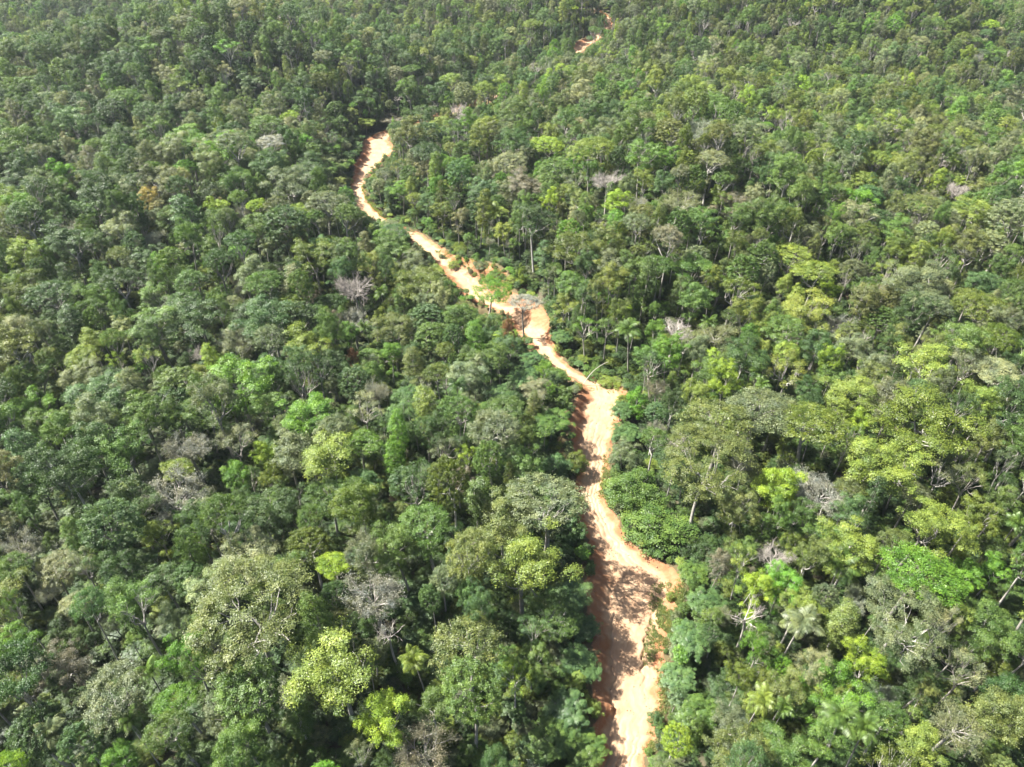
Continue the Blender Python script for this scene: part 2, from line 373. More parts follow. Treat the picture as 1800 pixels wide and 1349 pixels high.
def trunk_to(targets, r_, split, rad=.26, sides=7, lean=.5, limb=.12, sub=True):
    g = Geo(); top = np.array([r_.normal() * lean, r_.normal() * lean, split])
    mid = top * .5 + np.array([r_.normal() * .35, r_.normal() * .35, 0])
    P = bez(np.zeros(3), mid, top, 7); P[0, 2] = -1.2
    tube(g, P, np.interp(np.linspace(0, 1, 7), [0, .12, 1], [rad * 1.9, rad * 1.15, rad * .72]), sides)
    tg = np.asarray(targets, float); ng_ = 3 if len(tg) < 10 else 4
    an = (np.arctan2(tg[:, 1], tg[:, 0]) + r_.uniform(0, 6.28)) % (2 * PI); grp = (an / (2 * PI) * ng_).astype(int)
    for q0 in range(ng_):
        T3 = tg[grp == q0]
        if len(T3) == 0: continue
        k = r_.uniform(.55, 1.0); st = P[-1] * k + P[-3] * (1 - k); m3 = T3.mean(0)
        be = st * .5 + m3 * .5 + np.array([r_.normal() * .5, r_.normal() * .5, r_.uniform(-1.0, .2)])
        bc = (st + be) / 2 + np.array([r_.normal() * .4, r_.normal() * .4, r_.uniform(-.3, .7)])
        BB = bez(st, bc, be, 6); BB[2:4] += r_.normal(size=(2, 3)) * .16
        tube(g, BB, np.linspace(limb * 1.25, limb * .85, 6), 6)
        for T_ in T3:
            s1 = BB[r_.integers(3, 6)]; c = s1 * .45 + T_ * .55 + r_.normal(size=3) * .45
            B = bez(s1, c, T_, 7); B[2:5] += r_.normal(size=(3, 3)) * .15
            tube(g, B, np.linspace(limb * .72, limb * .2, 7), 5)
            if sub:
                for q_ in range(2):
                    s0 = B[r_.integers(2, 5)]; e = T_ + r_.normal(size=3) * np.array([1, 1, .5]) * .7
                    tube(g, bez(s0, (s0 + e) / 2 + r_.normal(size=3) * .2, e, 4), np.linspace(limb * .36, limb * .12, 4), 4)
    return g
def make_form(kind, seed):
    r_ = np.random.default_rng(seed); g = Geo()
    cz = HT - 2.4
    if kind == 'dome':
        L = shell(70, r_, 4.4, 3.0, .02, .07, .10) + [0, 0, cz - 1.6]; R = r_.uniform(.6, 1.15, len(L))
        L2, R2 = skirt(L, R, r_, 6 * (seed % 3), 9, 15, 2.2)
        lobe_leaves(g, L2, R2, r_, .215, 1.1, .55, .75, .27, 19)
        t = trunk_to(L[r_.choice(len(L), 12, False)] - [0, 0, .5], r_, cz - 5.2, .3, limb=.15)
    elif kind == 'grand':
        L = shell(95, r_, 4.5, 3.4, -.25, .07, .10) + [0, 0, cz - 2.0]; R = r_.uniform(.5, 1.0, len(L))
        n0 = len(L); dirs = norm(L - [0, 0, cz - 2.5]); cut = dirs @ norm(np.array([.75, -.55, .45]))
        keep = ~((cut > .80) & (r_.uniform(size=n0) < .62)) & (r_.uniform(size=n0) < .93)
        A_ = L[(cut > .74)]; L = L[keep]; R = R[keep]
        L2, R2 = skirt(L, R, r_, 8, 9, 15, 2.0)
        lobe_leaves(g, L2, R2, r_, .15, 1.15, .55, .72, .25, 34)
        tg_ = np.concatenate([A_[r_.choice(len(A_), min(4, len(A_)), False)], L[r_.choice(len(L), 12, False)]]) - [0, 0, .55]
        t = trunk_to(tg_, r_, cz - 5.6, .2, limb=.085, sub=False)
    elif kind == 'cauliflower':
        L = shell(95, r_, 4.3, 4.4, -.55, .05) + [0, 0, cz - 2.8]; R = r_.uniform(.55, 1.0, len(L))
        L, R = skirt(L, R, r_, 4)
        lobe_leaves(g, L, R, r_, .20, 1.05, .7, .85, .22, 25)
        t = trunk_to(L[r_.choice(len(L), 7, False)], r_, cz - 5.5, .3)
    elif kind == 'round':
        L = shell(42, r_, 3.8, 3.5, -.6, .2, .25) + [0, 0, cz - 2.2]; R = r_.uniform(.7, 1.6, len(L))
        L, R = skirt(L, R, r_, 7)
        lobe_leaves(g, L, R, r_, .215, 1.0, .6, .78, .32, 25)
        t = trunk_to(L[r_.choice(len(L), 9, False)], r_, cz - 5.2, .26)
    elif kind == 'loose':
        n = r_.integers(17, 24)
        L = shell(n, r_, 3.7, 2.9, -.45, .28, .3) + [0, 0, cz - 1.9]; R = r_.uniform(.85, 1.6, n)
        L2 = L[:8] * [.6, .6, 1] + [0, 0, -1.6]; L = np.concatenate([L, L2]); R = np.concatenate([R, r_.uniform(.8, 1.2, len(L2))])
        if seed % 2: L, R = skirt(L, R, r_, 6)
        lobe_leaves(g, L, R, r_, .215, 1.0, .6, .75, .33, 25)
        t = trunk_to(L[r_.choice(len(L), 11, False)] - [0, 0, .3], r_, cz - 6, .27, limb=.13)
    elif kind == 'column':
        n = 34; z = np.linspace(0, 1, n) ** .9
        a = np.arange(n) * 2.4 + r_.uniform(0, 6); rr = 2.7 * np.sqrt(np.clip(1.05 - (2 * z - .85) ** 2, .1, 1)) * r_.uniform(.55, 1.1, n)
        L = np.stack([np.cos(a) * rr, np.sin(a) * rr, 9.5 + z * 11.5], -1); R = r_.uniform(.9, 1.6, n)
        L, R = skirt(L, R, r_, 8, 4, 10, 1.6)
        lobe_leaves(g, L, R, r_, .23, .9, .62, 1.0, .34, 22)
        t = trunk_to(L[r_.choice(n, 6, False)], r_, 16, .25)
    elif kind == 'umbrella':
        n = 66; rr = np.sqrt(r_.uniform(0, 1, n)) * 4.5; a = np.arange(n) * 2.4
        L = np.stack([np.cos(a) * rr, np.sin(a) * rr, HT - 1.2 - (rr / 4.5) ** 2 * 1.5 + r_.normal(size=n) * .25], -1); R = r_.uniform(.75, 1.2, n)
        lobe_leaves(g, L, R, r_, .225, 1.0, .55, .42, .28, 19)
        t = trunk_to(L[r_.choice(n, 13, False)] - [0, 0, .35], r_, HT - 6.2, .26, limb=.13)
    elif kind == 'open':
        n = 15
        L = shell(n, r_, 4.1, 2.9, -.1, .2, .2) + [0, 0, cz - 1.7]; R = r_.uniform(.7, 1.2, n)
        lobe_leaves(g, L, R, r_, .215, .9, .6, .62, .38, 24)
        t = trunk_to(L - [0, 0, .3], r_, cz - 6.5, .25, limb=.14)
    elif kind == 'palmate':
        L = shell(70, r_, 3.9, 3.3, -.3, .12) + [0, 0, cz - 2]; L = np.concatenate([L, L * [.7, .7, 1] - [0, 0, 2.2]])
        for c in L:
            for q_ in range(r_.integers(3, 5)):
                p = c + r_.normal(size=3) * np.array([.55, .55, .35]); ax_ = norm(np.array([p[0] * .12, p[1] * .12, 1.0]) + r_.normal(size=3) * .35)
                t1 = norm(np.cross(ax_, [0.3, .9, .2])); t2 = np.cross(ax_, t1); k = 9; va = float(np.clip(r_.normal(.5, .18), 0, 1))
                th = np.arange(k) * 2 * PI / k + r_.uniform(0, 1); ln = r_.uniform(.55, .85)
                dv = t1 * np.cos(th)[:, None] + t2 * np.sin(th)[:, None]; sv = np.cross(ax_, dv)
                a0 = p + dv * .06; a1 = p + dv * ln * .55 + ax_ * .08 ; a2 = p + dv * ln - ax_ * .20
                V = np.stack([a0, a1 + sv * ln * .13, a2, a1 - sv * ln * .13], 1).reshape(-1, 3)
                g.add(V, np.arange(k * 4).reshape(k, 4), np.repeat(np.clip(va + r_.normal(0, .06, k), 0, 1), 4))
        t = trunk_to(L[r_.choice(70, 12, False)], r_, cz - 6, .2, limb=.09)
    elif kind in ('bare', 'twiggy', 'dead'):
        t = Geo(); split = HT - (9.5 if kind != 'dead' else 8)
        top = np.array([r_.normal() * .5, r_.normal() * .5, split]); P = bez(np.zeros(3), top * .5 + r_.normal(size=3) * .4 * np.array([1, 1, 0]), top, 7); P[0, 2] = -1.2
        tube(t, P, np.linspace(.42, .24, 7), 7); tips = []
        nl = {'bare': 9, 'twiggy': 10, 'dead': 6}[kind]; lo = {'bare': .35, 'twiggy': .25, 'dead': .3}[kind]
        def grow(p, d, ln, rad, lev):
            e = p + d * ln; c = (p + e) / 2 + r_.normal(size=3) * ln * .10
            B = bez(p, c, e, 4 if lev < 2 else 3)
            tube(t if lev < 2 else g, B, np.linspace(rad, rad * .5, len(B)), (6, 5, 4, 3, 3)[lev], a=.5 + .15 * r_.normal())
            if lev >= {'bare': 4, 'twiggy': 3, 'dead': 3}[kind]: tips.append(e); return
            nb = {'bare': (6, 5, 5, 4), 'twiggy': (6, 6, 6, 0), 'dead': (4, 4, 3, 0)}[kind][lev]
            for q_ in range(nb):
                k = r_.uniform(.35, 1.0) if q_ else 1.0; st = p + (e - p) * k
                nd = norm(d + r_.normal(size=3) * .55 + np.array([0, 0, .12])); grow(st, nd, ln * r_.uniform(.45, .7), rad * .48, lev + 1)
        for i in range(nl):
            a = i * 2.4 + r_.uniform(-.3, .3); d = norm(np.array([math.cos(a), math.sin(a), lo + r_.uniform(.2, .9)]))
            grow(P[-1] * (1 - .03 * (i % 3)), d, r_.uniform(2.6, 3.6), .16, 0)
        if kind == 'twiggy':
            tp = np.array(tips); tp = np.repeat(tp, 4, 0) + r_.normal(size=(len(tp) * 4, 3)) * .22
            leaves(g, tp, r_.normal(size=tp.shape) + [0, 0, .5], .20, .5, r_, np.clip(r_.normal(.5, .2, len(tp)), 0, 1))
    elif kind == 'shrub':
        L = shell(36, r_, 3.9, 4.4, .0, .15, .25) + [0, 0, 3.6]; R = r_.uniform(.8, 1.5, len(L))
        L = np.concatenate([L, shell(14, r_, 4.0, .1, -.9, .1) * [1, 1, 0] + [0, 0, 2.2]]); R = np.concatenate([R, r_.uniform(.9, 1.4, 14)])
        g2 = Geo(); lobe_leaves(g2, L, R, r_, .27, .9, .6, .85, .34, 18); V, fs, A = g2.get()
        g.add(V * [1, 1, 2.3], fs[0], A); t = trunk_to(L[:7] * [1, 1, 2.3], r_, 5, .2)
    return g, t
FORMS = {'grand': 2, 'dome': 3, 'cauliflower': 3, 'round': 3, 'loose': 5, 'column': 3, 'umbrella': 3, 'open': 3, 'palmate': 3, 'bare': 2, 'twiggy': 3, 'dead': 2, 'shrub': 3}
BARE = ('bare', 'twiggy', 'dead')
LIB = {}; SRC = []
src_col = bpy.data.collections.new('forest_source')
def palm_frond(seed):
    r_ = np.random.default_rng(seed); g = Geo(); n = 13
    s = np.linspace(0, 1, n); ang = 1.0 - 1.75 * s ** 1.15; ds = 4.6 / n
    x = np.concatenate([[0], np.cumsum(np.cos(ang) * ds)[:-1]]); z = np.concatenate([[0], np.cumsum(np.sin(ang) * ds)[:-1]])
    R = np.stack([x, np.zeros(n), z], -1); tube(g, R, np.linspace(.07, .012, n), 4, a=.75)
    k = 34; sp = np.linspace(.1, .99, k)
    for sd_ in (-1, 1):
        C = np.stack([np.interp(sp, s, x), 0 * sp, np.interp(sp, s, z)], -1)
        an = np.interp(sp, s, ang); T_ = np.stack([np.cos(an), 0 * an, np.sin(an)], -1); U = np.stack([-np.sin(an), 0 * an, np.cos(an)], -1)
        ln = (1.15 * np.sin(np.clip(sp * .9 + .16, 0, 1) * PI) ** .6 + .12)[:, None]; Sd = np.array([0, sd_, 0.])
        D = norm(Sd + T_ * .6 + r_.normal(size=(k, 3)) * .07)
        w = .055 + 0 * ln
        a1 = C + D * ln * .55 + U * .10; a2 = C + D * ln - np.array([0, 0, 1]) * ln * .42
        V = np.stack([C, a1 + T_ * w, a2, a1 - T_ * w], 1).reshape(-1, 3)
        g.add(V, np.arange(k * 4).reshape(k, 4), np.repeat(np.clip(r_.normal(.5, .12, k), 0, 1), 4))
    return g
FROND = palm_frond(3); FROND_ME = FROND.mesh('frond', [LEAF])
PALM_ANG = [(i * 2.4, random.uniform(-.35, .75) if i > 3 else random.uniform(-.9, -.5), random.uniform(.85, 1.15)) for i in range(17)]
def palm_trunk():
    g = Geo(); t = np.linspace(0, 1, 9); P = np.stack([.9 * t ** 2, .3 * t, -1 + t * 17.5], -1); tube(g, P, np.interp(t, [0, .1, 1], [.27, .19, .15]), 7); return g
PALM_T = palm_trunk(); PALM_TOP = (.9, .3, 16.4)
PALM_TM = PALM_T.mesh('palm_trunk', [BARK], True)
def frond_matrix(a, tilt, sc): return Matrix.Translation(PALM_TOP) @ Matrix.Rotation(a, 4, 'Z') @ Matrix.Rotation(tilt, 4, 'Y') @ Matrix.Scale(sc, 4)
def add_source(name, crown, trunk, barkmat):
    g = Geo(); g.extend(crown, 0); g.extend(trunk, 1)
    o_ = bpy.data.objects.new(name, g.mesh(name, [LEAF, barkmat])); src_col.objects.link(o_); SRC.append(name)
for fk, cnt in FORMS.items():
    for i in range(cnt):
        cg, tg = make_form(fk, 1000 + 37 * len(LIB) + i * 7)
        bm_ = PALE if fk in ('bare', 'dead') or (fk in ('open', 'umbrella') and i == 0) else BARK
        cm = cg.mesh('crown_' + fk, [PALE if fk in ('bare', 'dead') else LEAF]); tm = tg.mesh('trunk_' + fk, [bm_], True)
        LIB[(fk, i)] = (cm, tm)
        g = Geo(); g.extend(cg, 1 if fk in ('bare', 'dead') else 0); g.extend(tg, 1)
        nm = 'src_%02d_%s' % (len(SRC), fk)
        so = bpy.data.objects.new(nm, g.mesh(nm, [LEAF, bm_])); src_col.objects.link(so); SRC.append((fk, i))
g = Geo()
for a_, t_, s_ in PALM_ANG:
    V, fs, A = FROND.get(); Mx = np.array(frond_matrix(a_, t_, s_)); V = V @ Mx[:3, :3].T + Mx[:3, 3]
    gg = Geo(); gg.add(V, fs[0], A); g.extend(gg, 0)
PALM_C = g.mesh('palm_crown', [LEAF])
g.extend(PALM_T, 1)
nm = 'src_%02d_palm' % len(SRC); so = bpy.data.objects.new(nm, g.mesh(nm, [LEAF, BARK])); src_col.objects.link(so); SRC.append(('palm', 0))
SIDX = {k: i for i, k in enumerate(SRC)}

# ------------------------------------------------------------------ colours of foliage
TINT = {'dark': (.042, .080, .022), 'mid': (.070, .122, .025), 'vivid': (.082, .170, .019), 'lime': (.160, .238, .024), 'yellow': (.130, .178, .032),
        'olive': (.096, .122, .034), 'moss': (.076, .106, .015), 'greygreen': (.102, .128, .060), 'pale': (.160, .182, .090), 'blue': (.062, .114, .038),
        'grey': (.195, .205, .172), 'brown': (.125, .122, .082), 'rust': (.21, .118, .068), 'gold': (.21, .175, .05)}
WORD = {'dark': 'dark green', 'mid': 'mid-green', 'vivid': 'vivid green', 'lime': 'lime green', 'yellow': 'yellow-green', 'olive': 'olive', 'moss': 'moss green',
        'greygreen': 'grey-green', 'pale': 'pale grey-green', 'blue': 'blue-green', 'grey': 'grey', 'brown': 'brownish', 'rust': 'rust-coloured', 'gold': 'golden'}
#HEROES
TREES = []           # dicts: x, y, z, r, h, form, var, tint, cname, rot, hero
def px_size(P, r): return FPX * r / project(P)[2][0]
def hero(u, v, w, form, cname, label=None, h=None, up=None, rot=None, extra=None, low_ok=False):
    """crown centre at photo pixel (u, v), crown w photo pixels wide"""
    fz = {'column': .68, 'shrub': .6, 'palm': .72, 'dead': .8, 'bare': .78, 'twiggy': .78}.get(form, .83)
    hh = h or 22.0
    for it in range(4):
        P = at(u, v, hh * fz); dep = project(P)[2][0]; r = w / 2 / FPX * dep
        if h is None: hh = float(np.clip(14 + 1.6 * r, 15, 31))
    if not low_ok and form != 'palm':
        while hh > 6.5 and road_gap(P[0], P[1]) < .55 * r + .8:
            hh -= 1.0; P = at(u, v, hh * fz); r = w / 2 / FPX * project(P)[2][0]
        if hh < 14 and form in ('cauliflower', 'round', 'loose', 'dome') and road_gap(P[0], P[1]) < 9: form = 'shrub'; P = at(u, v, hh * .55)
    gz = float(H(P[0], P[1]))
    k = len(TREES)
    d = dict(x=P[0], y=P[1], z=gz, r=r, h=hh, form=form, var=k % FORMS.get(form, 1), cname=cname, tint=np.array(TINT[cname]) * rng.uniform(.9, 1.1),
             rot=(rng.uniform(-.4, .4) if form == 'grand' else rng.uniform(0, 6.28)) if rot is None else rot, hero=True, label=label, cz=gz + hh * fz, u=u, v=v, w=w, hu=u, hv=v)
    if extra: d.update(extra)
    TREES.append(d); return d
HL = [
 (440, 1062, 205, 'grand', 'olive'), (437, 1205, 118, 'cauliflower', 'mid'), (392, 1245, 70, 'cauliflower', 'greygreen'),
 (655, 1030, 112, 'twiggy', 'grey'), (688, 1105, 66, 'dead', 'grey'), (545, 962, 76, 'cauliflower', 'moss'), (450, 965, 90, 'round', 'pale'),
 (920, 985, 130, 'loose', 'yellow'), (905, 1192, 62, 'open', 'lime'), (685, 1262, 90, 'loose', 'lime'), (745, 1312, 112, 'twiggy', 'brown'),
 (590, 1165, 140, 'loose', 'yellow'), (820, 1130, 125, 'dome', 'olive'), (200, 1228, 112, 'dome', 'greygreen'), (145, 1300, 66, 'cauliflower', 'blue'),
 (62, 1275, 92, 'cauliflower', 'dark'), (120, 1152, 76, 'loose', 'brown'), (302, 850, 112, 'twiggy', 'grey'), (300, 838, 58, 'umbrella', 'yellow'),
 (535, 728, 84, 'round', 'vivid'), (1242, 818, 165, 'grand', 'olive'), (1262, 752, 128, 'dome', 'olive'), (1438, 752, 120, 'umbrella', 'moss'),
 (1335, 728, 125, 'umbrella', 'greygreen'), (1362, 968, 64, 'bare', 'grey'), (1308, 985, 56, 'open', 'yellow'), (1318, 1075, 74, 'dead', 'grey'),
 (1365, 1165, 42, 'cauliflower', 'vivid'), (1580, 1085, 150, 'grand', 'greygreen'), (1600, 1010, 130, 'umbrella', 'vivid'), (1190, 1300, 54, 'cauliflower', 'lime'),
 (1150, 918, 128, 'cauliflower', 'mid'), (1112, 862, 96, 'round', 'mid'), (1012, 812, 50, 'cauliflower', 'moss'), (962, 880, 125, 'dome', 'greygreen'),
 (885, 905, 100, 'round', 'olive'), (856, 512, 78, 'umbrella', 'vivid'), (922, 536, 56, 'umbrella', 'grey'), (625, 634, 26, 'round', 'rust'),
 (618, 545, 66, 'twiggy', 'grey'), (748, 556, 58, 'cauliflower', 'blue'), (1070, 308, 58, 'bare', 'grey'), (1696, 325, 46, 'bare', 'grey'),
 (1430, 486, 78, 'umbrella', 'yellow'), (1522, 586, 28, 'dead', 'grey'), (1187, 572, 60, 'bare', 'brown'), (1275, 580, 72, 'twiggy', 'pale'),
 (962, 256, 52, 'dome', 'lime'), (985, 296, 60, 'cauliflower', 'mid'), (1042, 264, 78, 'dome', 'yellow'), (898, 286, 62, 'dome', 'pale'),
 (450, 360, 34, 'umbrella', 'lime'), (418, 364, 32, 'twiggy', 'grey'), (380, 364, 42, 'loose', 'lime'), (268, 342, 36, 'round', 'gold'),
 (570, 360, 74, 'dome', 'greygreen'), (213, 450, 42, 'umbrella', 'moss'), (128, 572, 66, 'column', 'dark'), (152, 632, 58, 'umbrella', 'yellow'),
 (162, 600, 50, 'round', 'yellow'), (206, 638, 34, 'open', 'lime'), (258, 628, 52, 'open', 'yellow'), (338, 612, 44, 'bare', 'grey'),
 (383, 635, 46, 'column', 'lime'), (20, 1000, 62, 'umbrella', 'mid'), (30, 950, 66, 'twiggy', 'grey'), (25, 1130, 70, 'loose', 'vivid'),
 (140, 1000, 66, 'open', 'greygreen'), (275, 940, 60, 'loose', 'yellow'), (590, 1000, 60, 'umbrella', 'lime'), (330, 780, 80, 'twiggy', 'grey'),
 (410, 840, 55, 'round', 'vivid'), (470, 790, 46, 'round', 'lime'), (575, 800, 110, 'loose', 'yellow'), (505, 800, 84, 'round', 'greygreen'),
 (687, 815, 56, 'column', 'vivid'), (640, 720, 66, 'open', 'pale'), (750, 715, 70, 'column', 'yellow'), (780, 790, 50, 'open', 'greygreen'),
 (815, 800, 40, 'open', 'lime'), (870, 745, 84, 'dome', 'greygreen'), (620, 670, 62, 'cauliflower', 'dark'), (725, 640, 52, 'column', 'olive'),
 (530, 610, 88, 'loose', 'yellow'), (690, 575, 66, 'round', 'olive'), (780, 620, 38, 'umbrella', 'moss'), (1150, 745, 30, 'twiggy', 'grey'),
 (1300, 620, 80, 'round', 'dark'), (1385, 585, 76, 'dome', 'mid'), (1560, 560, 44, 'cauliflower', 'mid'), (1480, 560, 60, 'twiggy', 'grey'),
 (1500, 690, 80, 'round', 'yellow'), (1640, 640, 110, 'loose', 'yellow'), (1760, 660, 84, 'umbrella', 'pale'), (1640, 745, 150, 'round', 'moss'),
 (1520, 745, 44, 'round', 'lime'), (1560, 810, 120, 'round', 'yellow'), (1440, 850, 92, 'twiggy', 'grey'), (1365, 850, 84, 'round', 'lime'),
 (1315, 805, 50, 'twiggy', 'grey'), (1625, 492, 96, 'round', 'greygreen'), (1720, 500, 60, 'round', 'blue'), (1545, 385, 46, 'dome', 'dark'),
 (1500, 375, 56, 'round', 'pale'), (1620, 365, 66, 'dome', 'olive'), (1710, 370, 60, 'round', 'yellow'), (1510, 318, 50, 'dome', 'yellow'),
 (1250, 285, 60, 'dome', 'pale'), (1170, 275, 44, 'round', 'vivid'), (1190, 345, 76, 'twiggy', 'pale'), (1120, 345, 38, 'twiggy', 'grey'),
 (1345, 225, 30, 'umbrella', 'vivid'), (1330, 345, 44, 'round', 'pale'), (690, 205, 56, 'twiggy', 'brown'), (480, 255, 56, 'umbrella', 'grey'),
 (512, 205, 34, 'umbrella', 'lime'), (456, 110, 26, 'column', 'pale'), (1160, 670, 44, 'twiggy', 'brown'), (1245, 655, 66, 'loose', 'mid'),
 (1220, 690, 50, 'loose', 'yellow'), (1690, 1180, 80, 'open', 'pale'), (1690, 1260, 90, 'twiggy', 'pale'), (1620, 1300, 90, 'loose', 'yellow'),
 (1290, 1310, 90, 'round', 'olive'), (1400, 1070, 60, 'loose', 'yellow'), (1480, 1200, 90, 'loose', 'vivid'), (1385, 1210, 66, 'loose', 'olive'),
 (1330, 1030, 64, 'loose', 'lime'), (1262, 985, 44, 'round', 'brown'), (1740, 1100, 90, 'round', 'mid'), (1500, 960, 90, 'round', 'yellow'),
 (1620, 920, 110, 'loose', 'yellow'), (1700, 960, 50, 'column', 'yellow'), (1490, 900, 60, 'loose', 'blue'), (1760, 1260, 100, 'round', 'olive'),
 (745, 500, 84, 'round', 'moss'), (735, 462, 52, 'round', 'greygreen'), (802, 560, 60, 'round', 'mid'), (690, 440, 60, 'loose', 'mid'), (838, 600, 62, 'column', 'vivid'), (893, 582, 24, 'shrub', 'rust'),
 # broad-leaved pioneers beside the track
 (1015, 1165, 78, 'palmate', 'blue'), (1030, 1100, 54, 'palmate', 'blue'), (1000, 1245, 84, 'palmate', 'blue'), (965, 1300, 92, 'palmate', 'mid'), (1030, 1310, 70, 'palmate', 'mid'),
 (1215, 1125, 74, 'palmate', 'blue'), (1195, 1190, 66, 'palmate', 'blue'), (1225, 1250, 72, 'palmate', 'mid'), (1240, 1060, 70, 'palmate', 'blue'), (1220, 1010, 56, 'palmate', 'mid'),
 (1100, 760, 56, 'palmate', 'blue'), (1090, 720, 44, 'palmate', 'blue'), (985, 590, 40, 'palmate', 'blue'), (920, 660, 60, 'palmate', 'blue'), (880, 690, 56, 'palmate', 'blue'),
]
for t in HL: hero(*t, low_ok=(t[0], t[1]) in ((856, 512), (922, 536)), h=9.0 if t[3] == 'palmate' else (17.0 if (t[0], t[1]) in ((856, 512), (922, 536), (1190, 1300), (1012, 812)) else None))
PALMS = [(1490, 1268, 92), (1472, 1010, 84), (1402, 1100, 84), (265, 1195, 60), (95, 1312, 66), (1112, 602, 62), (1242, 580, 42), (876, 384, 52), (1325, 678, 40),
         (1258, 436, 34), (676, 530, 36), (1365, 1262, 46), (1330, 1240, 66), (1520, 1310, 70), (135, 330, 22), (465, 450, 30), (1775, 930, 46), (650, 590, 30), (240, 1290, 60)]
for u, v, w, c_ in ((798, 462, 24, 'yellow'), (872, 500, 36, 'mid'), (845, 480, 26, 'greygreen'), (812, 440, 24, 'mid'), (903, 508, 30, 'yellow'), (832, 536, 34, 'mid'), (885, 470, 30, 'blue'), (790, 425, 26, 'mid'), (1195, 1075, 22, 'mid'), (1178, 1048, 16, 'yellow'), (1092, 705, 22, 'yellow'), (1072, 668, 40, 'yellow'), (1040, 655, 34, 'mid')):
    d = hero(u, v, w, 'shrub', c_, h=2.6, extra={'shrub': True}, low_ok=True); d['z'] = soil_z(d['x'], d['y']) - .15; d['cz'] = d['z'] + 1.3
for u, v, w in PALMS: hero(u, v, w, 'palm', 'greygreen' if u in (1402, 95, 465, 135) else ('yellow' if u in (1330, 876) else 'mid'), h=20.0)

# ------------------------------------------------------------------ the rest of the forest
KEEP = [ROAD_S]
for d in TREES:
    c = np.array([d['x'], d['y'], d['cz']]); r = d['r']
    KEEP.append(c + np.array([[0, 0, .25 * r], [.6 * r, 0, 0], [-.6 * r, 0, 0], [0, 0, -.1 * r]]))
KEEP = np.concatenate(KEEP); KU, KV, KD = project(KEEP)
EXT = {'column': (.70, .32), 'umbrella': (.90, .09), 'shrub': (.5, .5), 'palmate': (.8, .22), 'dome': (.82, .16), 'palm': (.85, .12)}
def blocks(x, y, z, r, h, form='round'):
    """does a crown here come between the camera and a point that must show"""
    fc, fz_ = EXT.get(form, (.78, .22)); c = np.array([x, y, z + h * fc]); rz = fz_ * h
    cu, cv, cdep = project(c); s = FPX * max(r, rz) / cdep[0]
    m = (abs(KU - cu[0]) < s * 1.1) & (abs(KV - cv[0]) < s * 1.2) & (KD > cdep[0] - r)
    if not m.any(): return False
    P = KEEP[m]; sc = np.array([r * .92, r * .92, rz + .3]); a = (P - c) / sc; b = (CAM - P) / sc
    t = np.clip(-(a * b).sum(1) / (b * b).sum(1), 0, 1)
    return bool((np.linalg.norm(a + b * t[:, None], axis=1) < 1).any())
CELL = 6.0; GRID = {}
def gput(x, y, r): GRID.setdefault((int(x // CELL), int(y // CELL)), []).append((x, y, r))
def clear(x, y, r, k):
    cx, cy = int(x // CELL), int(y // CELL)
    for i in range(cx - 3, cx + 4):
        for j in range(cy - 3, cy + 4):
            for (a, b, s) in GRID.get((i, j), ()):
                if (a - x) ** 2 + (b - y) ** 2 < (k * (r + s)) ** 2: return False
    return True
for d in TREES: gput(d['x'], d['y'], d['r'])
FW = [('loose', 30), ('round', 25), ('dome', 9), ('cauliflower', 9), ('open', 9), ('column', 11), ('umbrella', 4), ('twiggy', 2.3), ('palm', 1.8), ('dead', .5), ('bare', .35)]
CW = [('mid', 33), ('dark', 20), ('greygreen', 16), ('olive', 7), ('yellow', 8), ('pale', 5), ('moss', 6), ('blue', 6), ('vivid', 5), ('lime', 1.5), ('brown', .4)]
def pick(wts, r_):
    t = r_.uniform(0, sum(w for _, w in wts))
    for k, w in wts:
        t -= w
        if t <= 0: return k
    return wts[0][0]
fr = np.random.default_rng(21)
def add_fill(x, y, r, h, form=None):
    z = float(H(x, y)); gap = road_gap(x, y) if (abs(x) < 260 and y < 1000) else 99
    if gap < 1.2: return False
    sunny = gap < 20 and x < rd_m[int(np.argmin(np.hypot(rd_m[:, 0] - x, rd_m[:, 1] - y))), 0]
    if sunny and y < 560: h = min(h, 4 + gap * 1.0)
    if gap < 7: h = min(h, 7 + gap * 2.0); r = min(r, 2.2 + gap * .55)
    f = form or pick(FW, fr)
    for k in (1, .75, .5):
        if not blocks(x, y, z, r * (.5 + .5 * k), h * k, f): break
    else: return False
    h *= k; r *= (.5 + .5 * k)
    warm = x / (60 + .5 * y)
    cw = [(c, w * (1 + (1.2 * warm if c in ('yellow', 'lime', 'olive', 'moss') else -.55 * warm if c in ('dark', 'blue', 'brown') else 0) if abs(warm) < 1 else 1)) for c, w in CW]
    c = 'grey' if f in BARE and fr.uniform() < .75 else pick(cw, fr)
    if gap < 7 and h < 12 and f != 'palm': f = pick([('palmate', 3), ('round', 3), ('shrub', 4), ('loose', 2)], fr); c = pick([('mid', 4), ('blue', 4), ('vivid', 1.5), ('yellow', 1.5), ('greygreen', 2)], fr)
    if f == 'palm': r, h = min(r, 3.6), min(h, 18)
    TREES.append(dict(x=x, y=y, z=z, r=r, h=h, form=f, var=int(fr.integers(0, FORMS.get(f, 1))), cname=c,
                      tint=np.array(TINT[c]) * fr.uniform(.8, 1.22) * fr.uniform(.93, 1.07, 3), rot=fr.uniform(0, 6.28), hero=False, cz=z + h * .83, label=None))
    gput(x, y, r); return True
def halfw(y): return 62 + y * .86
YMAX = 1150
